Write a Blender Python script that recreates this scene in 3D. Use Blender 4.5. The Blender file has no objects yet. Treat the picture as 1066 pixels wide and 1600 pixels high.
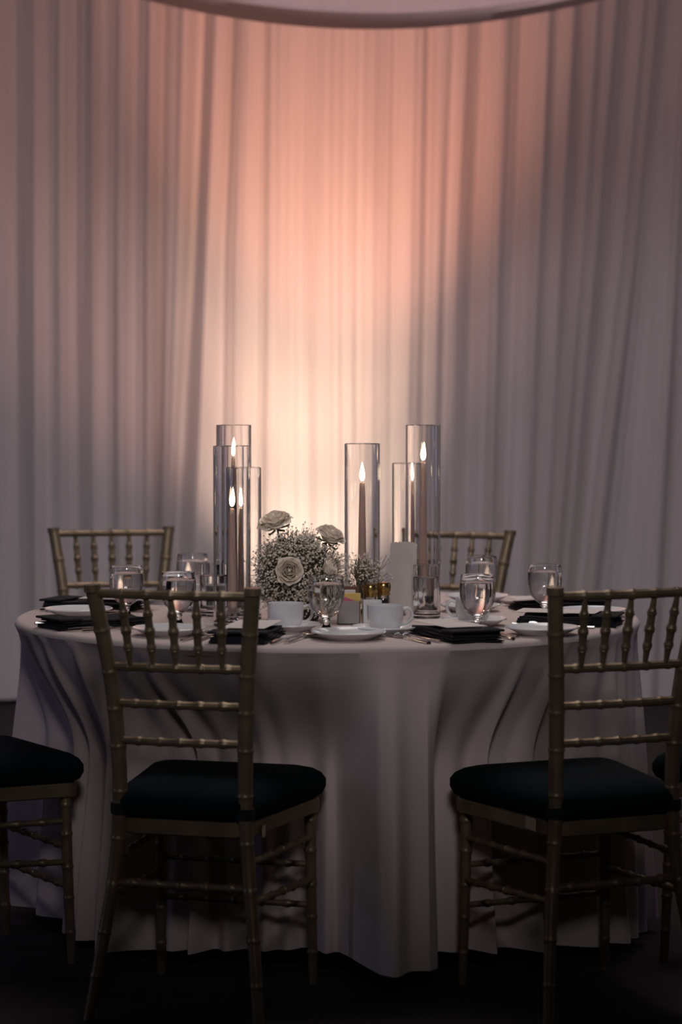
import bpy, math, random
from math import sin, cos, pi, radians, sqrt, atan2
from mathutils import Vector, Matrix
random.seed(7)
S = bpy.context.scene
COL = S.collection

# ------------------------------------------------------------------ camera
cam_d = bpy.data.cameras.new('camera'); cam = bpy.data.objects.new('camera', cam_d); COL.objects.link(cam)
S.camera = cam
cam.location = (0.0, -5.8, 1.29)
cam.rotation_euler = (radians(90) - math.atan(174 / 3700), 0, 0)
cam_d.sensor_fit = 'VERTICAL'; cam_d.sensor_height = 36.0; cam_d.sensor_width = 24.0
cam_d.lens = 36.0 * 3700 / 1600
cam_d.clip_start = 0.05; cam_d.clip_end = 60
cam_d.dof.use_dof = True; cam_d.dof.focus_distance = 5.5; cam_d.dof.aperture_fstop = 2.6

# ------------------------------------------------------------------ world, exposure
S.view_settings.view_transform = 'Standard'; S.view_settings.look = 'None'
S.view_settings.gamma = 1.0; S.view_settings.use_curve_mapping = False
S.view_settings.exposure = 0.0
W = bpy.data.worlds.new('World'); S.world = W; W.use_nodes = True
W.node_tree.nodes['Background'].inputs[0].default_value = (0.55, 0.48, 0.50, 1)
W.node_tree.nodes['Background'].inputs[1].default_value = 0.010

# ------------------------------------------------------------------ lights
def area(name, loc, target, size, size_y, power, color):
    d = bpy.data.lights.new(name, 'AREA'); d.shape = 'RECTANGLE'; d.size = size; d.size_y = size_y
    d.energy = power; d.color = color
    o = bpy.data.objects.new(name, d); COL.objects.link(o); o.location = loc
    o.rotation_euler = (Vector(target) - Vector(loc)).to_track_quat('-Z', 'Y').to_euler()
    return o
def spot(name, loc, target, power, color, angle, blend, radius):
    d = bpy.data.lights.new(name, 'SPOT'); d.energy = power; d.color = color
    d.spot_size = radians(angle); d.spot_blend = blend; d.shadow_soft_size = radius
    o = bpy.data.objects.new(name, d); COL.objects.link(o); o.location = loc
    o.rotation_euler = (Vector(target) - Vector(loc)).to_track_quat('-Z', 'Y').to_euler()
    return o
# uplights on the floor at the foot of the drapes, hidden behind the table
spot('uplight_cream', (-0.13, 3.42, 0.12), (-0.14, 4.22, 1.00), 98, (1.0, 0.73, 0.54), 54, 1.0, 0.06)
spot('uplight_peach', (-0.15, 3.05, 0.12), (-0.14, 4.22, 1.75), 112, (1.0, 0.63, 0.43), 38, 1.0, 0.06)
spot('uplight_salmon', (0.02, 2.75, 0.12), (0.02, 4.22, 2.95), 360, (1.0, 0.39, 0.26), 41, 1.0, 0.06)
# wide weak warm spot, added to spread the uplight glow leftwards
spot('uplight_spill', (-0.30, 2.75, 0.12), (-0.42, 4.22, 2.75), 78, (1.0, 0.50, 0.36), 78, 1.0, 0.08)
# unseen fill areas, added for the dim ambient light on the drapes
area('drape_fill', (0.0, 3.05, 3.45), (0.0, 4.3, 0.6), 6.0, 0.3, 9, (1.0, 0.74, 0.78))
area('room_fill', (0.0, 1.2, 3.45), (0.0, 4.3, 0.9), 6.0, 0.5, 24, (0.96, 0.80, 0.95))
# dimmed house light over the table, and added front fill fading down the cloth
area('house_light', (0.3, 0.3, 3.45), (0.0, 0.1, 0.0), 1.6, 1.6, 26, (1.0, 0.90, 0.86))
spot('front_fill_spot', (0.2, -5.4, 3.4), (0.0, -0.4, 1.42), 340, (0.98, 0.96, 1.0), 29, 1.0, 0.45)
# cool lamps far off to both sides, seen only as streaks in the glass
area('side_lamp_left', (-3.6, -0.9, 1.5), (0, 0, 1.0), 0.35, 1.8, 4, (0.50, 0.58, 1.0))
area('side_lamp_right', (3.6, 0.4, 1.7), (0, 0, 1.0), 0.35, 1.6, 3, (0.62, 0.60, 1.0))

# ------------------------------------------------------------------ materials
def mat(name, base, rough=0.6, metal=0.0, **kw):
    m = bpy.data.materials.new(name); m.use_nodes = True
    b = m.node_tree.nodes['Principled BSDF']
    b.inputs['Base Color'].default_value = (*base, 1)
    b.inputs['Roughness'].default_value = rough; b.inputs['Metallic'].default_value = metal
    for k, v in kw.items():
        b.inputs[k.replace('_', ' ')].default_value = v
    return m
def noise_color(m, c1, c2, scale=8, detail=4, vec_scale=(1, 1, 1), bump=0.0, bump_scale=None, dist=0.002):
    nt = m.node_tree; b = nt.nodes['Principled BSDF']
    tc = nt.nodes.new('ShaderNodeTexCoord'); mp = nt.nodes.new('ShaderNodeMapping')
    mp.inputs['Scale'].default_value = vec_scale
    n = nt.nodes.new('ShaderNodeTexNoise'); n.inputs['Scale'].default_value = scale; n.inputs['Detail'].default_value = detail
    r = nt.nodes.new('ShaderNodeValToRGB'); r.color_ramp.elements[0].position = .3; r.color_ramp.elements[1].position = .7
    r.color_ramp.elements[0].color = (*c1, 1); r.color_ramp.elements[1].color = (*c2, 1)
    L = nt.links
    L.new(tc.outputs['Object'], mp.inputs[0]); L.new(mp.outputs[0], n.inputs['Vector'])
    L.new(n.outputs['Fac'], r.inputs[0]); L.new(r.outputs[0], b.inputs['Base Color'])
    if bump:
        n2 = nt.nodes.new('ShaderNodeTexNoise'); n2.inputs['Scale'].default_value = bump_scale or scale * 4
        L.new(mp.outputs[0], n2.inputs['Vector'])
        bp = nt.nodes.new('ShaderNodeBump'); bp.inputs['Strength'].default_value = bump; bp.inputs['Distance'].default_value = dist
        L.new(n2.outputs['Fac'], bp.inputs['Height']); L.new(bp.outputs[0], b.inputs['Normal'])
    return m
M = {}
M['gold'] = noise_color(mat('gold_paint', (.30, .24, .14), .42, .5), (.21, .155, .095), (.30, .22, .135), 22, bump=.15, bump_scale=90)
M['cushion'] = noise_color(mat('black_fabric', (.004, .007, .009), .95, Specular_IOR_Level=.15), (.003, .006, .008), (.006, .009, .011), 60, bump=.3, bump_scale=500, dist=.001)
M['strap'] = mat('black_strap', (.006, .008, .009), .85)
M['cloth'] = noise_color(mat('champagne_linen', (.66, .535, .50), .75, Sheen_Weight=.12), (.63, .51, .475), (.70, .57, .535), 5, bump=.12, bump_scale=40, dist=.003)
M['napkin'] = noise_color(mat('black_napkin', (.008, .008, .010), .95), (.006, .006, .008), (.012, .012, .014), 50, bump=.4, bump_scale=300, dist=.001)
M['card'] = noise_color(mat('cream_card', (.80, .72, .68), .8), (.77, .69, .65), (.83, .75, .71), 30, bump=.15, bump_scale=120)
M['china'] = mat('white_china', (.80, .79, .80), .12, Coat_Weight=.4)
M['steel'] = noise_color(mat('steel', (.75, .72, .70), .16, 1.0), (.70, .67, .65), (.80, .77, .75), 12)
M['wax'] = noise_color(mat('rose_wax', (.74, .50, .42), .45, Subsurface_Weight=.3), (.77, .52, .43), (.84, .58, .49), 9)
M['wax'].node_tree.nodes['Principled BSDF'].inputs['Subsurface Radius'].default_value = (.01, .005, .003)
M['wick'] = mat('wick', (.02, .015, .01), .9)
M['petal'] = noise_color(mat('cream_petal', (.86, .77, .67), .6, Subsurface_Weight=.1), (.88, .76, .63), (.93, .83, .71), 30)
M['petal'].node_tree.nodes['Principled BSDF'].inputs['Subsurface Radius'].default_value = (.004, .003, .002)
M['floret'] = noise_color(mat('babys_breath', (.80, .72, .62), .8), (.72, .62, .50), (.88, .81, .72), 60)
M['stem'] = noise_color(mat('dry_stem', (.13, .11, .06), .7), (.10, .085, .045), (.17, .14, .08), 40)
M['leaf'] = noise_color(mat('sepal_green', (.06, .10, .03), .6), (.045, .08, .02), (.08, .13, .04), 40)
M['bowl'] = mat('dark_bowl', (.05, .045, .03), .6)
M['brass'] = noise_color(mat('brass_cap', (.62, .42, .15), .25, 1.0), (.56, .37, .12), (.68, .47, .18), 40)
M['grey_ceramic'] = noise_color(mat('grey_ceramic', (.34, .31, .30), .5), (.32, .29, .28), (.37, .34, .33), 20)
M['yellow'] = mat('yellow_paper', (.80, .55, .16), .6)
M['pink'] = mat('pink_paper', (.70, .16, .25), .6)
M['white_paper'] = mat('white_paper', (.80, .77, .74), .6)
M['brown_paper'] = mat('brown_paper', (.16, .07, .04), .6)
M['salt'] = mat('salt', (.85, .84, .82), .8)
M['pepper'] = mat('pepper', (.02, .018, .016), .9)
M['wood'] = noise_color(mat('plywood', (.30, .19, .10), .6), (.26, .16, .08), (.35, .23, .13), 6, vec_scale=(1, 12, 1))
M['grey_metal'] = mat('grey_metal', (.25, .25, .26), .5, .8)
M['tag'] = mat('beige_tag', (.55, .42, .30), .8)
def glass(name, ior, color=(1, 1, 1), rough=0.0):
    m = bpy.data.materials.new(name); m.use_nodes = True; nt = m.node_tree; nt.nodes.clear()
    g = nt.nodes.new('ShaderNodeBsdfGlass'); g.inputs['IOR'].default_value = ior; g.inputs['Color'].default_value = (*color, 1)
    g.inputs['Roughness'].default_value = rough
    o = nt.nodes.new('ShaderNodeOutputMaterial'); nt.links.new(g.outputs[0], o.inputs[0]); return m
M['glass'] = glass('clear_glass', 1.48)
M['water'] = glass('water', 1.33, rough=.05)
M['ice'] = glass('ice', 1.31, rough=.12)
def emit(name, col, st):
    m = bpy.data.materials.new(name); m.use_nodes = True; nt = m.node_tree; nt.nodes.clear()
    e = nt.nodes.new('ShaderNodeEmission'); e.inputs[0].default_value = (*col, 1); e.inputs[1].default_value = st
    o = nt.nodes.new('ShaderNodeOutputMaterial'); nt.links.new(e.outputs[0], o.inputs[0]); return m
M['flame'] = emit('candle_flame', (1.0, .72, .46), 44)
def sheer(name, base, trans=.18):
    m = bpy.data.materials.new(name); m.use_nodes = True; nt = m.node_tree; L = nt.links
    b = nt.nodes['Principled BSDF']; out = nt.nodes['Material Output']
    b.inputs['Roughness'].default_value = .85
    noise_color(m, tuple(c * .95 for c in base), tuple(min(1, c * 1.04) for c in base), 3, vec_scale=(6, 6, .4), bump=.25, bump_scale=8, dist=.004)
    t = nt.nodes.new('ShaderNodeBsdfTranslucent'); t.inputs[0].default_value = (*base, 1)
    mx = nt.nodes.new('ShaderNodeMixShader'); mx.inputs[0].default_value = trans
    L.new(b.outputs[0], mx.inputs[1]); L.new(t.outputs[0], mx.inputs[2]); L.new(mx.outputs[0], out.inputs[0])
    return m
M['drape'] = sheer('ivory_sheer', (.80, .76, .75))
M['swag'] = sheer('mauve_sheer', (.70, .52, .48), .1)
M['floor'] = mat('dark_carpet', (.012, .010, .010), .95)
noise_color(M['floor'], (.008, .007, .008), (.018, .014, .014), 3, vec_scale=(1, 14, 1), bump=.3, bump_scale=60)
M['wall'] = noise_color(mat('wall_paint', (.42, .39, .38), .9), (.40, .37, .36), (.44, .41, .40), 3)
M['ceiling'] = noise_color(mat('ceiling_paint', (.20, .19, .19), .95), (.18, .17, .17), (.22, .21, .21), 4)

# ------------------------------------------------------------------ mesh helpers
def mk(name, V, F, m, parent=None, smooth=True, loc=None, mats=None, fm=None):
    me = bpy.data.meshes.new(name); me.from_pydata([tuple(v) for v in V], [], F); me.update()
    if mats:
        for x in mats: me.materials.append(x)
        for p, i in zip(me.polygons, fm): p.material_index = i
    else: me.materials.append(m)
    if smooth:
        me.polygons.foreach_set('use_smooth', [True] * len(me.polygons)); me.set_sharp_from_angle(angle=radians(38))
    o = bpy.data.objects.new(name, me); COL.objects.link(o)
    if parent: o.parent = parent
    if loc: o.location = loc
    return o
def thing(name, label, cat, loc=(0, 0, 0), rz=0, group=None):
    o = bpy.data.objects.new(name, None); COL.objects.link(o); o.empty_display_size = .05
    o.location = loc; o.rotation_euler = (0, 0, rz); return tag(o, label, cat, group)
def tag(o, label, cat, group=None):
    o['label'] = label; o['category'] = cat
    if group: o['group'] = group
    return o
def struct(o): o['kind'] = 'structure'; return o
def copy_tree(o, parent=None):
    c = o.copy(); COL.objects.link(c)
    if parent: c.parent = parent
    for ch in list(o.children): copy_tree(ch, c)
    return c
def lathe(prof, n=40, closed=False, c=(0, 0, 0)):
    """prof: list of (r,z). closed joins last to first."""
    V = []; F = []
    rings = []
    for r, z in prof:
        if r < 1e-6:
            rings.append([len(V)]); V.append((c[0], c[1], c[2] + z))
        else:
            rings.append(list(range(len(V), len(V) + n)))
            for i in range(n):
                a = 2 * pi * i / n; V.append((c[0] + r * cos(a), c[1] + r * sin(a), c[2] + z))
    m = len(rings)
    for k in range(m if closed else m - 1):
        A, B = rings[k], rings[(k + 1) % m]
        for i in range(n):
            j = (i + 1) % n
            if len(A) == 1 and len(B) == 1: break
            if len(A) == 1: F.append((A[0], B[j], B[i]))
            elif len(B) == 1: F.append((A[i], A[j], B[0]))
            else: F.append((A[i], A[j], B[j], B[i]))
    return V, F
def fix(o):
    """recalculate normals outside"""
    import bmesh
    bm = bmesh.new(); bm.from_mesh(o.data); bmesh.ops.recalc_face_normals(bm, faces=bm.faces); bm.to_mesh(o.data); bm.free()
    return o
def tube(path, radii, n=10, caps=True):
    P = [Vector(p) for p in path]; V = []; F = []
    if not hasattr(radii, '__len__'): radii = [radii] * len(P)
    prev = None
    for i, p in enumerate(P):
        d = (P[min(i + 1, len(P) - 1)] - P[max(i - 1, 0)]).normalized()
        if prev is None:
            a = Vector((0, 0, 1)) if abs(d.z) < .8 else Vector((1, 0, 0))
            u = d.cross(a).normalized()
        else: u = (prev - d * prev.dot(d)).normalized()
        prev = u; w = d.cross(u)
        for k in range(n):
            t = 2 * pi * k / n; V.append(p + (u * cos(t) + w * sin(t)) * radii[i])
    for i in range(len(P) - 1):
        for k in range(n):
            j = (k + 1) % n; F.append((i * n + k, i * n + j, (i + 1) * n + j, (i + 1) * n + k))
    if caps:
        F.append(tuple(range(n - 1, -1, -1))); F.append(tuple((len(P) - 1) * n + k for k in range(n)))
    return V, F
def join(parts):
    V = []; F = []
    for v, f in parts:
        o = len(V); V += list(v); F += [tuple(i + o for i in q) for q in f]
    return V, F
def spline(pts, t):
    """catmull-rom through pts, t in 0..1 by chord length"""
    P = [Vector(p) for p in pts]
    Ls = [0]
    for a, b in zip(P, P[1:]): Ls.append(Ls[-1] + (b - a).length)
    s = t * Ls[-1]; i = 0
    while i < len(P) - 2 and s > Ls[i + 1]: i += 1
    u = (s - Ls[i]) / max(1e-9, Ls[i + 1] - Ls[i])
    p0 = P[i - 1] if i else P[0] * 2 - P[1]; p1 = P[i]; p2 = P[i + 1]
    p3 = P[i + 2] if i + 2 < len(P) else P[-1] * 2 - P[-2]
    return .5 * ((2 * p1) + (p2 - p0) * u + (2 * p0 - 5 * p1 + 4 * p2 - p3) * u * u + (3 * p1 - p0 - 3 * p2 + p3) * u ** 3)
def bamboo(pts, rf, nodes, seg=14, n=10, k=1.28, w=None):
    """turned bamboo-look rod: rf(t) radius, raised rings at the node parameters"""
    L = sum((Vector(b) - Vector(a)).length for a, b in zip(pts, pts[1:]))
    h = (w or .005) / L
    ts = {i / seg: 1 for i in range(seg + 1)}
    for t in nodes:
        for q, f in ((-2.2 * h, 1), (-1.1 * h, k * .93), (-.35 * h, k), (.35 * h, k), (1.1 * h, k * .93), (2.2 * h, 1)):
            if 0 <= t + q <= 1: ts[t + q] = f
    T = sorted(ts)
    return tube([spline(pts, t) for t in T], [rf(t) * ts[t] for t in T], n)
def rbox(sx, sy, sz, b=.003, c=(0, 0, 0)):
    """bevelled box, centred in x and y, standing on z=c.z"""
    V = []; F = []
    def ring(ix, iy, z):
        x, y = sx / 2 - ix, sy / 2 - iy
        pts = [(x, y - b), (x - b, y), (-x + b, y), (-x, y - b), (-x, -y + b), (-x + b, -y), (x - b, -y), (x, -y + b)]
        s = len(V)
        for p in pts: V.append((p[0] + c[0], p[1] + c[1], z + c[2]))
        return list(range(s, s + 8))
    R = [ring(b * .7, b * .7, 0), ring(0, 0, b), ring(0, 0, sz - b), ring(b * .7, b * .7, sz)]
    F.append(tuple(reversed(R[0]))); F.append(tuple(R[-1]))
    for A, B in zip(R, R[1:]):
        for i in range(8):
            j = (i + 1) % 8; F.append((A[i], A[j], B[j], B[i]))
    return V, F
def xf(vf, mtx): return [mtx @ Vector(v) for v in vf[0]], vf[1]

# ------------------------------------------------------------------ setting
Z0 = .765            # top of the tablecloth
TC = (-.033, 0.0)    # table centre
V = [(-6, -7, 0), (6, -7, 0), (6, 4.6, 0), (-6, 4.6, 0)]
struct(mk('floor', V, [(0, 1, 2, 3)], M['floor'], smooth=False))
struct(mk('wall_back', [(-6, 4.6, 0), (6, 4.6, 0), (6, 4.6, 3.6), (-6, 4.6, 3.6)], [(0, 1, 2, 3)], M['wall'], smooth=False))
struct(mk('ceiling', [(-6, -7, 3.6), (6, -7, 3.6), (6, 4.6, 3.6), (-6, 4.6, 3.6)], [(3, 2, 1, 0)], M['ceiling'], smooth=False))

# ------------------------------------------------------------------ drapes
PX = 367.0; YC = 4.22
TOP = [(-900, 0), (0, 0), (250, 6), (305, 17), (350, 20), (414, 4), (490, 5), (600, 5), (665, 6), (720, 20), (775, 12), (835, 15), (870, 20), (905, 21), (925, 30), (985, 35), (1050, 16), (1960, 0)]
BOT = [(-900, 0), (0, 2), (60, 0), (250, -2), (305, -30), (350, -5), (414, -4), (490, 0), (600, -3), (665, -9), (775, -10), (870, -20), (905, -33), (985, -55), (1050, -22), (1960, 0)]
def lerp_tab(T, u):
    for (a, va), (b, vb) in zip(T, T[1:]):
        if u <= b: return va + (vb - va) * (u - a) / (b - a)
    return T[-1][1]
#        u,  height m, width px   (+ ridge towards the room, - valley)
FOLDS = [(28, -.035, 12), (60, .030, 10), (78, -.02, 8), (100, .022, 7), (122, -.035, 13), (150, .030, 7), (168, -.022, 12), (193, .032, 9), (212, -.025, 9),
         (236, .028, 7), (252, -.055, 7), (282, .030, 10), (303, -.060, 11), (327, .035, 11), (350, -.040, 6), (378, .030, 14), (413, -.035, 4), (440, .018, 14),
         (472, -.012, 6), (490, -.022, 4), (512, .016, 10), (538, -.014, 5), (560, -.024, 6), (583, .018, 10), (612, -.020, 6), (640, .022, 9), (664, -.034, 5),
         (682, .020, 7), (697, -.020, 5), (712, .026, 6), (738, -.050, 12), (774, .042, 8), (802, -.035, 13), (836, .032, 7), (853, -.024, 7), (871, .028, 6),
         (888, -.028, 6), (904, .032, 5), (914, -.012, 4), (925, .026, 5), (945, -.030, 8), (966, .018, 5), (975, -.012, 4), (986, .034, 5), (1012, -.022, 12), (1049, .030, 6), (1063, -.026, 7)]
rf_ = random.Random(3)
u = -20
while u > -900:
    FOLDS.append((u, rf_.uniform(.02, .04), rf_.uniform(6, 12))); u -= rf_.uniform(16, 24)
    FOLDS.append((u, -rf_.uniform(.02, .05), rf_.uniform(6, 12))); u -= rf_.uniform(16, 24)
u = 1088
while u < 1960:
    FOLDS.append((u, rf_.uniform(.02, .04), rf_.uniform(6, 12))); u += rf_.uniform(16, 24)
    FOLDS.append((u, -rf_.uniform(.02, .05), rf_.uniform(6, 12))); u += rf_.uniform(16, 24)
FOLDS.sort()
FA = 1.0
def fold_depth(u, z):
    d = 0
    for k, (c, h, w) in enumerate(FOLDS):
        if abs(u - c) < 4 * w:
            g = math.exp(-((u - c) / w) ** 2)
            d += FA * h * g * (1 + .25 * sin(z * 1.7 + k * 2.1))
    d += .0022 * sin(u * .55 + 1.3 * sin(z * .9 + u * .01)) + .0016 * sin(u * .83 + z * .6)
    return d
def drape_panel(u0, u1, off, label):
    NX = max(30, int((u1 - u0) / 2.0)); NZ = 22; HT = 3.52
    V = []; F = []
    for j in range(NZ + 1):
        z = .02 + (HT - .02) * j / NZ
        for i in range(NX + 1):
            uu = u0 + (u1 - u0) * i / NX
            y = 626 - (z - 1.29) * PX
            s = (lerp_tab(TOP, uu) * (400 - y) / 400) if y < 400 else (lerp_tab(BOT, uu) * (y - 400) / 460)
            e = min(1, min(uu - u0, u1 - uu) / 8.0) 
            V.append(((uu + s - 533) / PX, YC - fold_depth(uu, z) - off * e * 1.0 + (1 - e) * .006, z))
    for j in range(NZ):
        for i in range(NX):
            a = j * (NX + 1) + i; F.append((a, a + 1, a + NX + 2, a + NX + 1))
    o = mk('sheer_drape', V, F, M['drape'])
    return tag(o, label, 'curtain', None)
drape_panel(-900, 126, 0, 'pale mauve-grey sheer drape along the left edge of the picture')
drape_panel(122, 256, .014, 'sheer drape with narrow folds directly behind the far left gold chair')
drape_panel(252, 416, 0, 'sheer drape with a peach left-hand glow behind the tall left glass cylinders')
drape_panel(412, 668, .012, 'brightest cream and salmon lit sheer drape behind the flowers and middle cylinder')
drape_panel(664, 806, 0, 'sheer drape going from salmon to grey behind the far right gold chair')
drape_panel(802, 948, .014, 'mauve-grey sheer drape with slanting folds behind the rightmost water goblet')
drape_panel(944, 1960, 0, 'dim grey-violet sheer drape along the right edge with long slanting folds')
# swag of fabric under the ceiling, its lower edge sagging into the frame
V = []; F = []; NX, NV = 90, 40
for j in range(NV + 1):
    v = j / NV
    for i in range(NX + 1):
        x = -2.1 + 4.45 * i / NX
        q = (x - .125) / .795
        zb = 2.603 + .105 * q * q / (1 + .05 * q * q)
        up = (3.52 - zb) * v
        y = 2.62 - .05 * sin(v * 17 + .25 * q) * (.35 + .65 * v) - .02 * sin(v * 41 + q) - .10 * (1 - (1 - v) ** 2)
        curl = .035 * math.exp(-v * 40)
        V.append((x, y + curl, zb + up * (1 if v else 1)))
for j in range(NV):
    for i in range(NX):
        a = j * (NX + 1) + i; F.append((a, a + 1, a + NX + 2, a + NX + 1))
tag(mk('ceiling_swag', V, F, M['swag']), 'sagging dusky swag of fabric crossing the top of the picture under the ceiling', 'drapery')

# ------------------------------------------------------------------ chairs (dimensions in metres, local origin below the back posts)
def rail(p, q, r, nodes, bow=0, k=1.35, n=9):
    p, q = Vector(p), Vector(q); m = (p + q) / 2 + Vector((0, -bow, 0))
    return bamboo([p, m, q], lambda t: r, nodes, 10, n, k, .0045)
def make_chair():
    t = thing('chiavari_chair', '', 'chair')
    post = [(.186, -.062, 0), (.166, -.030, .16), (.147, -.005, .31), (.138, 0, .44), (.139, -.003, .56), (.147, -.018, .70), (.160, -.038, .81), (.173, -.060, .904)]
    def rf(s): return .0118 + .0045 * min(1, s * 1.6)
    for sx in (1, -1):
        P = [(sx * a, b, c) for a, b, c in post]
        v = bamboo(P, rf, [.10, .20, .31, .415, .525, .63, .715, .80, .90], 26, 14, 1.10, .0035)
        fin = bamboo([(sx * .173, -.060, .896), (sx * .1735, -.0605, .911)], lambda s: .018, [], 2, 12)
        mk('back_post', *join([v, fin]), M['gold'], t)
        v = bamboo([(sx * .175, .352, .40), (sx * .176, .358, .2), (sx * .178, .366, 0)], lambda s: .0132 - .0028 * s, [.08, .25, .44, .62, .82], 10, 12, 1.16, .0035)
        mk('front_leg', *v, M['gold'], t)
        # two stretchers on each side
        for z1, z2 in ((.335, .330), (.255, .235)):
            
            mk('stretcher', *rail((sx * (.147 + (.31 - z1) * .12), -.005 - (.31 - z1) * .05, z1), (sx * .176, .356, z2), .0072, [.16, .33, .5, .67, .84]), M['gold'], t)
    for z in (.268, .178):
        mk('stretcher', *rail((-.176, .359, z), (.176, .359, z), .0072, [.16, .33, .5, .67, .84]), M['gold'], t)
    mk('stretcher', *rail((-.150, -.007, .283), (.150, -.007, .283), .0085, [.14, .32, .5, .68, .86]), M['gold'], t)
    xs = [-.108, -.054, 0, .054, .108]
    def bpt(z):
        for (a, b, c), (a2, b2, c2) in zip(post, post[1:]):
            if c <= z <= c2:
                s = (z - c) / (c2 - c); return a + (a2 - a) * s, b + (b2 - b) * s
    for z, r, nm, bow in ((.893, .0098, 'crest_rail', .012), (.740, .0090, 'back_rail', .012), (.662, .0086, 'back_rail', .010), (.583, .0086, 'back_rail', .008)):
        a, b = bpt(z)
        nodes = [(x + a) / (2 * a) for x in xs] if z > .7 else [.17, .34, .5, .66, .83]
        mk(nm, *rail((-a, b, z), (a, b, z), r, nodes, bow, 1.22), M['gold'], t)
    for x in xs:
        y1 = bpt(.893)[1] - .010; y0 = bpt(.740)[1] - .010
        v = bamboo([(x * .92, y0, .742), (x * .96, (y0 + y1) / 2 , .82), (x, y1, .891)], lambda s: .0046 + .0042 * sin(pi * s) ** .8, [.26, .5, .74], 12, 9, 1.35, .004)
        mk('spindle', *v, M['gold'], t)
    # seat frame: trapezoid with rounded corners
    def outline(grow, n=7, rc=.045):
        hb, hf, y0, y1 = .142 + grow, .200 + grow, -.006 - grow, .385 + grow
        P = [(-hb, y0), (hb, y0), (hf, y1), (-hf, y1)]; out = []
        for i in range(4):
            p = Vector(P[i]); a = (Vector(P[i - 1]) - p).normalized(); b = (Vector(P[(i + 1) % 4]) - p).normalized()
            s, e = p + a * rc, p + b * rc
            for k in range(n + 1):
                tt = k / n; out.append(s * (1 - tt) ** 2 + p * 2 * tt * (1 - tt) + e * tt * tt)
        return out
    def loft(levels):
        V = []; F = []; m = None
        for g, z, dome in levels:
            o_ = outline(g); m = len(o_)
            for p in o_: V.append((p.x, p.y, z))
        for k in range(len(levels) - 1):
            for i in range(m):
                j = (i + 1) % m; F.append((k * m + i, k * m + j, (k + 1) * m + j, (k + 1) * m + i))
        F.append(tuple(range(m - 1, -1, -1))); F.append(tuple((len(levels) - 1) * m + i for i in range(m)))
        return V, F
    mk('seat_frame', *loft([(-.004, .386, 0), (0, .389, 0), (0, .415, 0), (-.004, .419, 0)]), M['gold'], t, smooth=False)
    c = mk('cushion', *loft([(-.006, .4195, 0), (.006, .427, 0), (.012, .442, 0), (.012, .458, 0), (.004, .472, 0), (-.010, .482, 0), (-.030, .4885, 0), (-.056, .4925, 0), (-.088, .494, 0)]), M['cushion'], t)
    for sx in (1, -1):
        V_, F_ = tube([(sx * .138, .000, .428), (sx * .138, .000, .450)], .0195, 14)
        w = rbox(.05, .02, .018, .004, (sx * .118, .014, .430))
        mk('strap', *join([(V_, F_), w]), M['strap'], c)
    return t
CH = [((-.330, -.915), (.265, .964), 'gold bamboo-turned chair with black cushion in the left foreground, its back to us'),
      ((.572, -.885), (-.38, .925), 'gold bamboo-turned chair with black cushion in the right foreground, turned towards the left'),
      ((-1.022, -.466), (.842, .54), 'gold chair cut by the left picture edge, only black seat and front legs seen'),
      ((1.15, -.43), (-.86, .51), 'gold chair cut by the right picture edge, seat showing behind the right foreground chair'),
      ((-.676, 1.235), (.217, -.976), 'gold chair on the far left side of the table, facing us against the drapes'),
      ((.312, 1.130), (-.395, -.918), 'gold chair on the far right side of the table, partly behind the tall glass cylinders')]
proto = make_chair()
CHM = []
for i, ((x, y), (fx, fy), lab) in enumerate(CH):
    c = proto if i == 0 else copy_tree(proto)
    c.location = (x, y, 0); c.rotation_euler = (0, 0, atan2(-fx, fy)); c['label'] = lab
    c['group'] = 'gold chairs around the table'
    CHM.append((x, y, fx, fy))
    if i == 1:
        mk('fabric_tag', *rbox(.002, .045, .026, .0005, (-.1585, .075, .392)), M['tag'], c, smooth=False)['label'] = 'beige tag on the seat frame'
    if i == 0:
        mk('fabric_tag', *rbox(.002, .018, .024, .0005, (.1575, .065, .380)), M['tag'], c, smooth=False)['label'] = 'small beige tag under the cushion edge'

# ------------------------------------------------------------------ table and cloth
R = .762
tb = thing('banquet_table', 'round banquet table hidden under the floor-length champagne cloth', 'table', (TC[0], TC[1], 0))
mk('tabletop', *lathe([(0, .735), (.745, .735), (.75, .738), (.75, .758), (.745, .7615), (0, .7615)], 64), M['wood'], tb)
for sx in (1, -1):
    for sy in (1, -1):
        mk('table_leg', *tube([(sx * .38, sy * .38, 0), (sx * .36, sy * .36, .736)], .016, 10), M['grey_metal'], tb)
NT = 900
rr = random.Random(11)
fc = []      # fold crests on the skirt: angle, width, weight
a = 0
while a < 2 * pi - .12:
    fc.append((a, rr.uniform(.022, .055), rr.uniform(.35, 1.1))); a += rr.uniform(.085, .20)
def skirt_fold(th):
    s = 0
    for c, w, g in fc:
        d = (th - c + pi) % (2 * pi) - pi
        if abs(d) < .4: s += g * math.exp(-(d / w) ** 2)
    return s
def ray_limit(th):
    """distance along the ray from the table centre where a chair seat begins"""
    dx, dy = sin(th), -cos(th); best = 9
    for (cx, cy, fx, fy) in CHM:
        n = sqrt(fx * fx + fy * fy); fx, fy = fx / n, fy / n
        r = .3
        while r < 1.0:
            px, py = TC[0] + dx * r - cx, TC[1] + dy * r - cy
            ly = px * fx + py * fy; lx = px * fy - py * fx
            if -.05 < ly < .425 and abs(lx) < .15 + (.235 - .15) * max(0, min(1, ly / .40)) + .012:
                best = min(best, r); break
            r += .006
    return best
lim = [ray_limit(2 * pi * i / NT) for i in range(NT)]
lim = [min(l, .90) for l in lim]
lim = [min(lim[(i + k) % NT] for k in range(-4, 5)) for i in range(NT)]
lim = [sum(lim[(i + k) % NT] * (19 - abs(k)) for k in range(-18, 19)) / 361 for i in range(NT)]
sf = [skirt_fold(2 * pi * i / NT) for i in range(NT)]
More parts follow.
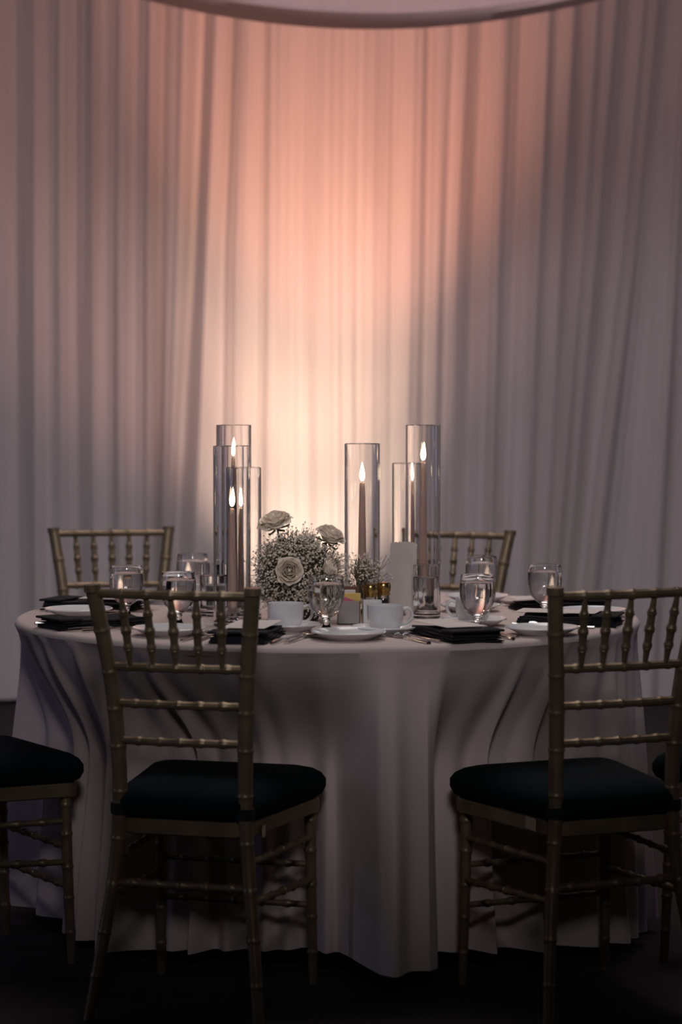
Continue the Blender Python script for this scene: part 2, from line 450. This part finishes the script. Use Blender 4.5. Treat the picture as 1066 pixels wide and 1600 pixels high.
V = [(TC[0], TC[1], Z0)]; F = []
rows = []
def addrow(fn):
    s = len(V); rows.append(s)
    for i in range(NT):
        r, z = fn(i); th = 2 * pi * i / NT
        V.append((TC[0] + sin(th) * r, TC[1] - cos(th) * r, z))
for r in (.25, .5, .68): addrow(lambda i, r=r: (r, Z0))
for k in range(7):
    ph = pi / 2 * k / 6
    addrow(lambda i, ph=ph: (R - .014 + .014 * sin(ph), Z0 - .014 + .014 * cos(ph)))
NR = 36
for k in range(1, NR + 1):
    t = k / NR
    def fn(i, t=t):
        th = 2 * pi * i / NT
        hem = .045 + .012 * sin(3 * th + 1) 
        z = (Z0 - .014) - t * (Z0 - .014 - hem)
        amp = .064 * (1 - math.exp(-t * 5.5)) * (.45 + .55 * t)
        r = R - .004 - .018 * (1 - math.exp(-t * 14)) + .012 * t + amp * sf[i] * 1.1 + .004 * t * sin(th * 37 + 3 * t)
        r += .0035 * sin(9 * t + th * 6) * sin(th * 11)
        w = max(0, min(1, (.765 - z) / .30)); w = w * w * (3 - 2 * w)
        r -= w * max(0, R + .042 - lim[i])
        return r, z
    addrow(fn)
for i in range(NT): F.append((0, rows[0] + i, rows[0] + (i + 1) % NT))
for A, B in zip(rows, rows[1:]):
    for i in range(NT):
        j = (i + 1) % NT; F.append((A + i, B + i, B + j, A + j))
tag(fix(mk('tablecloth', V, F, M['cloth'])), 'champagne floor-length round tablecloth hanging in soft vertical folds', 'tablecloth')

# ------------------------------------------------------------------ tableware
def polar(deg, r, lat=0):
    a = radians(deg)
    return (TC[0] + sin(a) * r + cos(a) * lat, TC[1] - cos(a) * r + sin(a) * lat, a)   # heading a: local +y points to the centre
# plates
def plate_mesh(r, h):
    return lathe([(0, .002), (r * .50, .002), (r * .54, 0), (r * .60, 0), (r * .62, .003), (r * .78, h * .50), (r * .93, h * .86), (r, h), (r * 1.002, h + .0018),
                  (r * .985, h + .0030), (r * .92, h * .95), (r * .78, h * .66 + .001), (r * .62, .0065), (r * .56, .0052), (0, .0052)], 56)
pl_me = fix(mk('plate', *plate_mesh(.083, .017), M['china'])); 
PLATES = [(.017, -.605, Z0, 0, 'white side plate at the front centre of the table, nearest to us'),
          (-.384, -.520, Z0, 0, 'white side plate seen through the back of the left foreground chair'),
          (-.640, -.045, Z0 + .001, 0, 'leftmost white side plate, behind a black napkin at the left table edge'),
          (.452, -.505, Z0, 0, 'white side plate right of the front right goblet, beside the right foreground chair post'),
          (.612, -.055, Z0, 0, 'white side plate at the right table edge, seen through the right foreground chair'),
          (.355, .360, Z0, 0, 'white side plate at the far right side of the table, before the far right chair'),
          (-.455, .350, Z0, 0, 'white side plate at the far left of the table, behind the left goblets')]
for i, (x, y, z, rz, lab) in enumerate(PLATES):
    o = pl_me if i == 0 else pl_me.copy()
    if i: COL.objects.link(o)
    o.location = (x, y, z); tag(o, lab, 'plate', 'white side plates')
# saucers
sa = fix(mk('saucer', *plate_mesh(.075, .016), M['china']))
SAUC = [(-.122, -.425, 'white saucer under the cup in front of the flowers'),
        (.098, -.485, 'white saucer under the cup beside the forks, front centre right'),
        (.312, -.290, 'white saucer under the cup behind the front right goblet'),
        (-.337, .120, 'white saucer under the far left cup behind the goblets'),
        (.322, .085, 'empty white saucer on the far side of the front right goblet and its cup')]
for i, (x, y, lab) in enumerate(SAUC):
    o = sa if i == 0 else sa.copy()
    if i: COL.objects.link(o)
    o.location = (x, y, Z0); tag(o, lab, 'saucer', 'white saucers')
# cups
def make_cup():
    t = thing('coffee_cup', '', 'cup')
    mk_ = fix(mk('cup_body', *lathe([(0, .003), (.024, .003), (.0255, 0), (.029, 0), (.0305, .003), (.0365, .014), (.0405, .030), (.0418, .058), (.0415, .0602), (.0398, .0602), (.0392, .057), (.0380, .030), (.034, .016), (.027, .0065), (0, .005)], 44), M['china'], t))
    pts = [(.0395, 0, .050), (.052, 0, .053), (.0605, 0, .043), (.058, 0, .028), (.048, 0, .018), (.037, 0, .017)]
    V_, F_ = tube([spline(pts, k / 18) for k in range(19)], .0036, 8)
    V_ = [(x, y * 1.6, z) for x, y, z in V_]
    mk('handle', V_, F_, M['china'], t)
    return t
CUPS = [(-.126, -.425, 5, 'white cup in front of the flower arrangement, handle to the right'),
        (.100, -.485, 8, 'white cup right of the front centre goblet, behind the forks'),
        (.308, -.290, 175, 'white cup half hidden by the front right goblet'),
        (-.337, .120, 160, 'white cup on the far left, between the back left goblet and the glass cylinders')]
cp = make_cup()
for i, (x, y, rz, lab) in enumerate(CUPS):
    o = cp if i == 0 else copy_tree(cp)
    o.location = (x, y, Z0 + .0053); o.rotation_euler = (0, 0, radians(rz)); o['label'] = lab; o['group'] = 'white coffee cups'
# goblets
def make_goblet():
    t = thing('water_goblet', '', 'glass')
    outer = [(0, 0), (.030, 0), (.0318, .0012), (.0312, .0026), (.022, .0060), (.012, .014), (.0082, .022), (.0068, .028), (.0080, .0305), (.0098, .0325), (.0080, .0345), (.0110, .0380),
             (.0220, .0450), (.0315, .0560), (.0375, .0700), (.0408, .0860), (.0415, .1000), (.0400, .1180), (.0378, .1310), (.0372, .1322)]
    inner = [(.0362, .1318), (.0364, .1300), (.0384, .1180), (.0398, .1000), (.0391, .0860), (.0358, .0705), (.0298, .0572), (.0205, .0475), (.0100, .0425), (0, .0412)]
    fix(mk('goblet_glass', *lathe(outer + inner, 48), M['glass'], t))
    wi = [(r + .0003 if r else 0, z - .0003) for r, z in inner[::-1] if z < .112]
    wl = .1140
    wp = wi + [(.0389 + .0003, wl), (.0375, wl - .0006), (0, wl - .0006)]
    fix(mk('water', *lathe(wp, 48), M['water'], t))
    return t
GOB = [(-.512, -.165, 'leftmost water goblet, in front of the far left chair back'),
       (-.374, -.375, 'water goblet second from the left, seen over the top rail of the left foreground chair'),
       (-.382, .270, 'small-looking water goblet third from the left, farthest back on the left side'),
       (-.033, -.497, 'water goblet at the front centre, before the flowers and left of the sugar caddy'),
       (.356, .185, 'water goblet in front of the far right chair, behind the front right goblet'),
       (.309, -.460, 'front right water goblet with its whole foot showing'),
       (.489, -.128, 'rightmost water goblet, beside the top corner of the right foreground chair')]
gb = make_goblet()
GO = []
for i, (x, y, lab) in enumerate(GOB):
    o = gb if i == 0 else copy_tree(gb)
    o.location = (x, y, Z0); o.rotation_euler = (0, 0, i * .7); o['label'] = lab; o['group'] = 'water goblets'
    GO.append(o)
# cylinders, holders, candles
def cyl_mesh(r, h, w=.0028, base=.010):
    return lathe([(0, 0), (r - .002, 0), (r, .002), (r, h - .001), (r - .0008, h), (r - w + .0008, h), (r - w, h - .001), (r - w, base + .003), (r - w - .003, base), (0, base)], 64)
CYL = [(-.266, .075, .465, .385, 'tallest glass cylinder of the left cluster, standing behind the others'),
       (-.2545, -.285, .420, .275, 'front glass cylinder of the left cluster, middle height'),
       (-.2350, -.115, .365, .268, 'shortest glass cylinder of the left cluster, touching the flowers'),
       (.0520, .010, .420, .325, 'glass cylinder standing alone in the middle, right of the flowers'),
       (.2030, .060, .465, .374, 'tallest glass cylinder of the right pair'),
       (.1740, .270, .365, .318, 'shorter glass cylinder of the right pair, behind the blank card')]
CL = ['dusty rose taper candle in the tallest left cylinder', 'dusty rose taper candle in the front left cylinder', 'dusty rose taper candle in the shortest left cylinder',
      'dusty rose taper candle in the lone middle cylinder', 'dusty rose taper candle in the tallest right cylinder', 'slim dusty rose taper candle in the shorter right cylinder']
fl = lathe([(0, 0), (.0032, .002), (.0056, .007), (.0064, .013), (.0054, .022), (.0034, .032), (.0016, .040), (0, .046)], 14)
hold_me = fix(mk('candle_holder', *lathe([(0, 0), (.028, 0), (.029, .002), (.028, .004), (.016, .008), (.0125, .014), (.0145, .020), (.016, .030), (.0155, .032), (.0125, .032), (.0120, .018), (0, .017)], 32), M['glass']))
for i, (x, y, h, ch, lab) in enumerate(CYL):
    tag(fix(mk('glass_cylinder', *cyl_mesh(.0435, h), M['glass'], loc=(x, y, Z0))), lab, 'vase', 'tall glass cylinders over candles')
    ho = hold_me if i == 0 else hold_me.copy()
    if i: COL.objects.link(ho)
    ho.location = (x, y, Z0 + .0103); tag(ho, 'clear glass holder under the ' + CL[i].replace('dusty rose taper ', '').replace('slim ', ''), 'candle holder', 'glass candle holders')
    zb = .0285
    top = ch
    c = thing('taper_candle', CL[i], 'candle', (x, y, Z0 + zb), 0, 'dusty rose taper candles')
    L = top - zb
    mk('wax_stick', *lathe([(0, 0), (.0105, 0), (.0112, .004), (.0108, L * .25), (.0092, L * .6), (.0072, L * .93), (.0062, L - .004), (.0045, L - .001), (.002, L - .0025), (0, L - .0025)], 20), M['wax'], c)
    mk('wick', *tube([(0, 0, L - .003), (.0004, 0, L + .004), (.0018, 0, L + .009)], .0007, 6), M['wick'], c)
    o = mk('flame', *fl, M['flame'], c); o.location = (0, 0, L + .003); o.rotation_euler = (0, radians(4 * sin(i * 2.1)), 0)
# short tumblers of water
def make_tumbler():
    t = thing('water_tumbler', '', 'glass')
    fix(mk('tumbler_glass', *cyl_mesh(.033, .128, .0022, .009), M['glass'], t))
    fix(mk('water', *lathe([(0, .0087), (.0280, .0088), (.0311, .0125), (.0311, .0990), (.030, .0982), (0, .0982)], 48), M['water'], t))
    return t
tm = make_tumbler(); tm.location = (.2075, -.085, Z0); tm['label'] = 'short straight glass of water in front of the tall right cylinder'; tm['group'] = 'short straight glasses'
t2 = copy_tree(tm); t2.location = (-.312, -.030, Z0); t2['label'] = 'short straight glass of water left of the left cylinder cluster'

# ------------------------------------------------------------------ napkins, cards, cutlery
def napkin_mesh(seed):
    q = random.Random(seed); parts = []
    for k in range(4):
        w, l = .125 - .004 * k, .235 - .006 * k
        V_ = []; F_ = []; N = 14; zz = .0052 * k
        for j in range(N + 1):
            for i in range(N + 1):
                x = (i / N - .5) * w; y = (j / N - .5) * l
                b = .0012 * sin(x * 60 + seed + k) + .0012 * sin(y * 45 + seed * 2 + k)
                e = min(i, N - i, j, N - j); d = .0012 if e == 0 else 0
                xx = x + .0022 * sin(y * 50 + k * 2 + seed); yy = y + .0022 * sin(x * 70 + k + seed)
                V_.append((xx, yy, zz + .0058 - d + b))
        n0 = len(V_)
        for j in range(N + 1):
            for i in range(N + 1):
                x, y, z = V_[j * (N + 1) + i]; V_.append((x, y, zz + .0002 + (.0008 if min(i, N - i, j, N - j) == 0 else 0)))
        for j in range(N):
            for i in range(N):
                a = j * (N + 1) + i; F_.append((a, a + 1, a + N + 2, a + N + 1)); F_.append((n0 + a, n0 + a + N + 1, n0 + a + N + 2, n0 + a + 1))
        bd = [i for i in range(N + 1)] + [j * (N + 1) + N for j in range(1, N + 1)] + [N * (N + 1) + i for i in range(N - 1, -1, -1)] + [j * (N + 1) for j in range(N - 1, 0, -1)]
        for p in range(len(bd)):
            a, b = bd[p], bd[(p + 1) % len(bd)]; F_.append((a, n0 + a, n0 + b, b))
        parts.append((V_, F_))
    # band folded across the outer end, holding the card
    b = rbox(.128, .060, .0050, .0018, (0, -.090, .0222))
    parts.append(b)
    return join(parts)
nap_me = None
def fork_mesh():
    V_ = []; parts = []
    parts.append(tube([(0, -.098, .002), (0, -.06, .003), (0, .0, .006), (0, .035, .008)], [.0060, .0050, .0026, .0024], 8))
    parts.append(tube([(0, .033, .008), (0, .045, .006), (0, .058, .005)], [.0024, .010, .0105], 8))
    for k in range(4):
        x = -.0078 + .0052 * k
        parts.append(tube([(x, .055, .005), (x, .075, .005), (x * .95, .100, .009)], [.0022, .0020, .0011], 6))
    V_, F_ = join(parts)
    return [(x, y, .0015 + (z - .0015) * (.6 if abs(x) > .003 else .75)) for x, y, z in V_], F_
def spoon_mesh():
    h = tube([(0, -.090, .002), (0, -.05, .003), (0, .0, .006), (0, .040, .008), (0, .05, .006)], [.0060, .0050, .0026, .0024, .004], 8)
    V_ = []; F_ = []; A, B = 20, 6
    for lay in (0, 1):
        for j in range(B + 1):
            for i in range(A):
                t = 2 * pi * i / A; r = j / B
                V_.append((.0205 * r * cos(t) * (1 - .12 * sin(t)), .072 + .031 * r * sin(t), .0018 + .0065 * r * r + .0013 * (1 - lay)))
    o = A * (B + 1)
    for j in range(B):
        for i in range(A):
            k = (i + 1) % A; a, b, c, d = j * A + i, j * A + k, (j + 1) * A + k, (j + 1) * A + i
            F_.append((a, b, c, d)); F_.append((o + a, o + d, o + c, o + b))
    for i in range(A):
        k = (i + 1) % A; F_.append((B * A + i, B * A + k, o + B * A + k, o + B * A + i))
    hv = [(x, y, .001 + z * .8) for x, y, z in h[0]]
    return join([(hv, h[1]), (V_, F_)])
def knife_mesh():
    h = tube([(0, -.110, .003), (0, -.09, .0035), (0, -.02, .0035), (0, .0, .003)], [.0045, .0068, .0055, .0045], 8)
    hv = [(x, y, .0005 + z * .9) for x, y, z in h[0]]
    bl = []; F_ = []
    N = 14
    for k in range(N + 1):
        t = k / N; y = -.003 + .110 * t
        w0 = -.0085 * (1 - t ** 4) ** .5 if t < 1 else 0; w1 = .0085
        for x, z in ((w0, .0022), (w1 * (1 - .9 * t ** 6), .0030), (w1 * (1 - .9 * t ** 6), .0010), (w0, .0014)): bl.append((x, y, z))
    for k in range(N):
        for i in range(4):
            j = (i + 1) % 4; F_.append((k * 4 + i, k * 4 + j, k * 4 + 4 + j, k * 4 + 4 + i))
    F_.append((0, 1, 2, 3)); F_.append((N * 4 + 3, N * 4 + 2, N * 4 + 1, N * 4))
    return join([(hv, h[1]), (bl, F_)])
PRO = {'fork': fork_mesh(), 'spoon': spoon_mesh(), 'table_knife': knife_mesh()}
PM = {}
SET = [(-16, .625, 'front setting left of centre'),
       (26.5, .640, 'front setting below the front right goblet'),
       (66, .625, 'right edge setting'),
       (104, .600, 'setting behind the rightmost goblet'),
       (-60, .625, 'left edge setting'),
       (-104, .610, 'setting behind the leftmost plate'),
       (-150, .570, 'back left setting')]
def cutlery(kind, deg, r, lat, lab, tw=0, dz=0):
    x, y, a = polar(deg, r, lat)
    if kind not in PM:
        PM[kind] = mk(kind, *PRO[kind], M['steel']); o = PM[kind]; fix(o)
    else: o = PM[kind].copy(); COL.objects.link(o)
    o.location = (x, y, Z0 + .0003 + dz); o.rotation_euler = (0, 0, a + radians(tw)); tag(o, lab, kind.replace('table_', ''), 'steel cutlery')
for i, (deg, r, w) in enumerate(SET):
    x, y, a = polar(deg, r)
    n = mk('folded_napkin', *napkin_mesh(i * 1.7), M['napkin'], loc=(x, y, Z0 + .0002)); fix(n)
    n.rotation_euler = (0, 0, a + radians((6, -4, 8, -5, 3, -6, 4)[i]))
    tag(n, 'black folded napkin of the ' + w, 'napkin', 'black folded napkins')
    if i != 4:
        c = mk('menu_card', *rbox(.098, .190, .0012, .0004), M['card'], smooth=False)
        dx, dy = polar(deg, r - (.075 if i == 5 else .028))[:2]
        c.location = (dx, dy, Z0 + .0300); c.rotation_euler = n.rotation_euler
        tag(c, 'pale blank menu card on the napkin of the ' + w, 'card', 'menu cards')
    if i < 6:
        cutlery('fork', deg, r - .01, -.088, 'inner fork left of the napkin of the ' + w, 2)
        if i < 2 or i == 4: cutlery('fork', deg, r + .0, -.116, 'outer fork left of the napkin of the ' + w, -2)
        cutlery('table_knife', deg, r - .005, .088, 'knife right of the napkin of the ' + w, 0)
        cutlery('spoon', deg, r - .01, .118, 'spoon right of the napkin of the ' + w, -3)
# ------------------------------------------------------------------ blank deckled card
V = []; F = []; q = random.Random(5)
def deck(t): return .0016 * sin(t * 19) + .0012 * sin(t * 47 + 1)
NX, NZ = 14, 24; wd, ht = .086, .178
for lay in (0, 1):
    for j in range(NZ + 1):
        for i in range(NX + 1):
            s, v = i / NX, j / NZ
            x = (s - .5) * wd; z = v * ht
            if i == NX: x += deck(v)
            if i == 0: x -= deck(v + 3)
            if j == NZ: z += deck(s * 2 + 1)
            corner = max(0, (abs(s - .5) - .40)) * max(0, v - .95) * 3; z -= corner * .3
            V.append((x, .010 * (1 - (2 * s - 1) ** 2) * 0 + .0008 * (1 if lay else -1) + .006 * s * s + .018 * v, z))
o_ = (NX + 1) * (NZ + 1)
for j in range(NZ):
    for i in range(NX):
        a = j * (NX + 1) + i; F.append((a, a + 1, a + NX + 2, a + NX + 1)); F.append((o_ + a, o_ + a + NX + 1, o_ + a + NX + 2, o_ + a + 1))
N = NX + 1
bd = list(range(N)) + [j * N + NX for j in range(1, NZ + 1)] + [NZ * N + i for i in range(NX - 1, -1, -1)] + [j * N for j in range(NZ - 1, 0, -1)]
for p in range(len(bd)):
    a, b = bd[p], bd[(p + 1) % len(bd)]; F.append((a, o_ + a, o_ + b, b))
tc = thing('table_card', 'tall blank off-white card with torn deckle edges standing between the cylinders', 'card', (.1395, -.012, Z0), radians(-46))
fix(mk('card_sheet', V, F, M['card'], tc))
mk('card_stand', *join([rbox(.05, .030, .006, .002, (0, .002, 0)), rbox(.05, .004, .016, .001, (0, -.004, 0)), rbox(.05, .004, .016, .001, (0, .0085, 0))]), M['glass'], tc, smooth=False)

# ------------------------------------------------------------------ sugar caddy, shakers
def open_box(sx, sy, h, w=.003):
    parts = [rbox(sx, sy, .004, .001), rbox(sx, w, h, .001, (0, -sy / 2 + w / 2, 0)), rbox(sx, w, h, .001, (0, sy / 2 - w / 2, 0)),
             rbox(w, sy, h, .001, (-sx / 2 + w / 2, 0, 0)), rbox(w, sy, h, .001, (sx / 2 - w / 2, 0, 0))]
    return join(parts)
tag(mk('sugar_caddy', *open_box(.054, .050, .056), M['grey_ceramic'], loc=(.018, -.245, Z0), smooth=False), 'grey square ceramic sugar caddy right of the front centre goblet', 'caddy')
PK = [(.026, -.262, 'yellow', 'yellow sugar packet with a pink lower corner at the front of the grey caddy', 0.004), (.022, -.254, 'pink', 'pink sugar packet behind the yellow one in the grey caddy', -.004),
      (.014, -.244, 'white_paper', 'white sugar packet in the middle of the grey caddy', .010), (.022, -.234, 'brown_paper', 'brown sugar packet at the back of the grey caddy', .018)]
for i, (x, y, m, lab, dz) in enumerate(PK):
    V_, F_ = rbox(.040, .004, .066, .0015)
    if m == 'yellow':
        pk = thing('sugar_packet', lab, 'packet', (x, y, Z0 + .0045 + dz), 0, 'sugar packets in the grey caddy'); pk.rotation_euler = (0, 0, 0)
        mk('packet_body', V_, F_, M[m], pk, smooth=False)
        mk('printed_corner', [(-.0195, -.0022, .040), (.012, -.0022, .046), (-.0195, -.0022, .058), (-.0195, -.0026, .040), (.012, -.0026, .046), (-.0195, -.0026, .058)],
           [(3, 4, 5), (0, 2, 1), (0, 1, 4, 3), (1, 2, 5, 4), (2, 0, 3, 5)], M['pink'], pk, smooth=False)['label'] = 'pink printed corner'
    else:
        o = mk('sugar_packet', V_, F_, M[m], loc=(x, y, Z0 + .0045 + dz), smooth=False)
        tag(o, lab, 'packet', 'sugar packets in the grey caddy')
tag(mk('cream_dish', *open_box(.046, .046, .054), M['china'], loc=(.0735, -.225, Z0), smooth=False), 'white square china dish between the grey caddy and the cup', 'dish')
def shaker(x, y, fill, lab):
    t = thing('shaker', lab, 'shaker', (x, y, Z0), 0, 'gold-topped shakers')
    fix(mk('shaker_glass', *lathe([(0, 0), (.0155, 0), (.0165, .002), (.0160, .03), (.0140, .058), (.0125, .060), (.0125, .058), (.0142, .03), (.0148, .004), (0, .003)], 24), M['glass'], t))
    fix(mk('contents', *lathe([(0, .0032), (.0144, .0042), (.0140, .030), (.0128, .046), (0, .047)], 24), M[fill], t))
    mk('shaker_cap', *lathe([(.0148, .058), (.0172, .059), (.0172, .063), (.0160, .064), (.0160, .0665), (.0178, .068), (.0180, .074), (.0178, .082), (.0168, .086), (.0150, .0885), (.008, .0895), (0, .090)], 28), M['brass'], t)
shaker(.0700, -.176, 'salt', 'gold-topped salt shaker, left one of the two behind the front right cup')
shaker(.1020, -.122, 'pepper', 'gold-topped pepper shaker, right one beside the blank card')

# ------------------------------------------------------------------ flowers
rg = random.Random(21)
def petal_mesh(w, h, cup, roll, seed, t=.0006):
    """petal standing on its base at origin, bending outwards to -y; returns closed thin shell"""
    N, K = 8, 8; V_ = []; F_ = []
    for lay in (0, 1):
        for j in range(K + 1):
            v = j / K
            for i in range(N + 1):
                s = i / N * 2 - 1
                ww = w * (sin(pi * min(1, .12 + v * .70)) ** .5) * .5
                x = s * ww
                y = cup * (s * s) * .9 - .15 * h * sin(v * 2.0) - roll * max(0, v - .60) ** 2 * 6 + .0018 * sin(s * 4 + seed + v * 5) * v
                z = h * v * (1 - .07 * s * s * v) - roll * max(0, v - .75) * 1.2
                V_.append((x, y + lay * t, z))
    o = (N + 1) * (K + 1)
    for j in range(K):
        for i in range(N):
            a = j * (N + 1) + i; F_.append((a, a + 1, a + N + 2, a + N + 1)); F_.append((o + a, o + a + N + 1, o + a + N + 2, o + a + 1))
    N1 = N + 1
    bd = list(range(N1)) + [j * N1 + N for j in range(1, K + 1)] + [K * N1 + i for i in range(N - 1, -1, -1)] + [j * N1 for j in range(K - 1, 0, -1)]
    for p in range(len(bd)):
        a, b = bd[p], bd[(p + 1) % len(bd)]; F_.append((a, o + a, o + b, b))
    return V_, F_
def rose(parent, loc, direction, r, label, openness=1.0, seed=0):
    ro = bpy.data.objects.new('rose', None); COL.objects.link(ro); ro.parent = parent; ro.location = loc
    ro.rotation_euler = Vector(direction).to_track_quat('Z', 'Y').to_euler(); ro['label'] = label
    q = random.Random(seed); k = r / .040
    layers = [(3, .0045, .034, .012, 0.000, 2), (4, .010, .036, .017, .001, 6), (5, .0165, .037, .023, .003, 14), (7, .024, .035, .034, .006, 24), (8, .030, .032, .040, .010, 40)]
    for L_, (n, rad, h, w, roll, tilt) in enumerate(layers):
        for i in range(n):
            a = 2 * pi * (i + .5 * (L_ % 2)) / n + q.uniform(-.2, .2)
            V_, F_ = petal_mesh(w * k * 1.35, h * k, rad * k * .55, roll * k * openness, q.uniform(0, 6))
            mt = Matrix.Rotation(a, 4, 'Z') @ Matrix.Translation((0, -rad * k * .42, 0)) @ Matrix.Rotation(radians(tilt * openness + q.uniform(-3, 3)), 4, 'X')
            V_, F_ = xf((V_, F_), mt)
            mk('petal', V_, F_, M['petal'], ro)
    core = lathe([(0, .002), (.006 * k, .006 * k), (.0065 * k, .018 * k), (.0035 * k, .031 * k), (0, .033 * k)], 12)
    mk('petal', *core, M['petal'], ro)
    for i in range(5):
        a = 2 * pi * i / 5
        V_, F_ = petal_mesh(.008 * k, .026 * k, .001, 0, i)
        V_, F_ = xf((V_, F_), Matrix.Rotation(a, 4, 'Z') @ Matrix.Translation((0, -.005 * k, -.004 * k)) @ Matrix.Rotation(radians(80), 4, 'X'))
        mk('sepal', V_, F_, M['leaf'], ro)
    return ro
FX, FY = -.100, -.165
fa = thing('flower_arrangement', 'cream rose and baby\'s breath centrepiece between the left cylinders and the middle cylinder', 'flowers', (FX, FY, Z0))
mk('bowl', *lathe([(0, 0), (.035, 0), (.045, .004), (.060, .030), (.064, .055), (.061, .056), (.056, .030), (.04, .008), (0, .006)], 32), M['bowl'], fa)
rose(fa, (-.022, -.080, .125), (.05, -1, .12), .038, 'large front rose facing us', .72, 1)
rose(fa, (-.054, .010, .222), (-.22, -.30, .9), .043, 'upper left rose opening upwards', 1.05, 2)
rose(fa, (.068, .005, .190), (.42, -.35, .85), .040, 'upper right rose tilted to the right', .8, 3)
rose(fa, (.060, -.045, .125), (.9, -.3, .25), .032, 'small rose low on the right, half buried in baby\'s breath', .8, 4)
def star(c, r, n, q):
    """tiny double floret: a squashed ball with frilled rim"""
    d = Vector(n).normalized(); u = d.orthogonal().normalized(); w = d.cross(u); V_ = []; F_ = []
    c = Vector(c); V_.append(c + d * r * .9)
    m = 6; ph = q.uniform(0, 6)
    for k in range(m):
        a = ph + 2 * pi * k / m; rr_ = r * (1.15 if k % 2 else .8); V_.append(c + (u * cos(a) + w * sin(a)) * rr_ + d * r * (.25 if k % 2 else -.05))
    V_.append(c - d * r * .6)
    for k in range(m):
        j = (k + 1) % m; F_.append((0, 1 + k, 1 + j)); F_.append((m + 1, 1 + j, 1 + k))
    return V_, F_
def thin(p0, p1, r=.0006, bend=.0, q=rg):
    p0, p1 = Vector(p0), Vector(p1); m = (p0 + p1) / 2 + Vector((q.uniform(-1, 1), q.uniform(-1, 1), q.uniform(-.2, .6))) * bend
    return tube([p0, m, p1], [r * 1.3, r, r * .8], 4, False)
def breath(n_sprays, origin, samp, per, fr, q, avoid=None):
    FV, FF, SV, SF = [], [], [], []
    def addf(v, f):
        o = len(FV); FV.extend(v); FF.extend([tuple(i + o for i in t) for t in f])
    def adds(v, f):
        o = len(SV); SV.extend(v); SF.extend([tuple(i + o for i in t) for t in f])
    for s in range(n_sprays):
        tip = samp(q); base = Vector(origin) + Vector((q.uniform(-.02, .02), q.uniform(-.02, .02), 0))
        out = (tip - Vector(origin)).normalized()
        fork = base.lerp(tip, .72) + Vector((q.uniform(-.006, .006), q.uniform(-.006, .006), 0))
        adds(*thin(base, fork, .0007, .006, q))
        for k in range(per):
            e = tip + Vector((q.gauss(0, 1), q.gauss(0, 1), q.gauss(0, 1))) * .0105
            if avoid and avoid(e): continue
            adds(*thin(fork, e, .0004, .003, q))
            r = fr * q.uniform(.65, 1.15)
            addf(*star(e, r, (out + Vector((q.uniform(-.5, .5), q.uniform(-.9, .3), q.uniform(-.3, .6)))), q))
    return (FV, FF), (SV, SF)
def samp_main(q):
    while True:
        d = Vector((q.gauss(0, 1), q.gauss(0, 1) - .25, q.gauss(0, 1))).normalized()
        r = q.uniform(.72, 1.0)
        p = Vector((d.x * .108 * r, d.y * .092 * r - .004, .112 + d.z * .105 * r))
        if p.x > .02 and p.z > .185 and q.random() < .8: continue
        if p.z > .012: return p
def avoid_main(e):
    if e.z < .006: return True
    # keep the rose faces and the neighbouring glass cylinder clear
    if (Vector((e.x + .022, 0, e.z - .125))).length < .036 and e.y < -.06: return True
    if Vector((e.x + .058, 0, e.z - .240)).length < .030 and e.y < .03: return True
    if Vector((e.x - .076, 0, e.z - .208)).length < .028: return True
    wx, wy = e.x + FX, e.y + FY
    for (cx, cy, *_r) in CYL:
        if (wx - cx) ** 2 + (wy - cy) ** 2 < .0455 ** 2: return True
    return False
(fv, ff), (sv, sf2) = breath(420, (0, 0, .045), samp_main, 11, .0030, rg, avoid_main)
o = mk('babys_breath_florets', fv, ff, M['floret'], fa, smooth=False); o['kind'] = 'stuff'
o = mk('babys_breath_stems', sv, sf2, M['stem'], fa, smooth=False); o['kind'] = 'stuff'
for i, (p, q_) in enumerate([((-.022, -.035, .05), (-.022, -.078, .122)), ((-.02, 0, .05), (-.052, .010, .220)), ((.02, 0, .05), (.066, .005, .188)), ((.02, -.01, .05), (.058, -.045, .123))]):
    mk('rose_stem', *tube([p, ((p[0] + q_[0]) / 2, (p[1] + q_[1]) / 2 + .01, (p[2] + q_[2]) / 2), q_], .0024, 8), M['leaf'], fa)
# small sprig vase
sv_ = thing('bud_vase', 'small bud vase with a loose sprig of baby\'s breath before the middle cylinder', 'vase', (.040, -.115, Z0))
fix(mk('vase_glass', *lathe([(0, 0), (.017, 0), (.019, .003), (.019, .03), (.012, .045), (.010, .058), (.0085, .058), (.0105, .044), (.0172, .030), (.0172, .005), (0, .004)], 24), M['glass'], sv_))
def samp_small(q): return Vector((q.gauss(.018, .022), q.gauss(0, .012), q.uniform(.085, .150)))
(fv, ff), (sv2, sf3) = breath(40, (0, 0, .050), samp_small, 8, .0031, random.Random(4), lambda e: (e.x + .040 - .052) ** 2 + (e.y - .115 - .010) ** 2 < .0455 ** 2 or e.x < -.03)
mk('babys_breath_florets', fv, ff, M['floret'], sv_, smooth=False)['kind'] = 'stuff'
mk('babys_breath_stems', sv2, sf3, M['stem'], sv_, smooth=False)['kind'] = 'stuff'
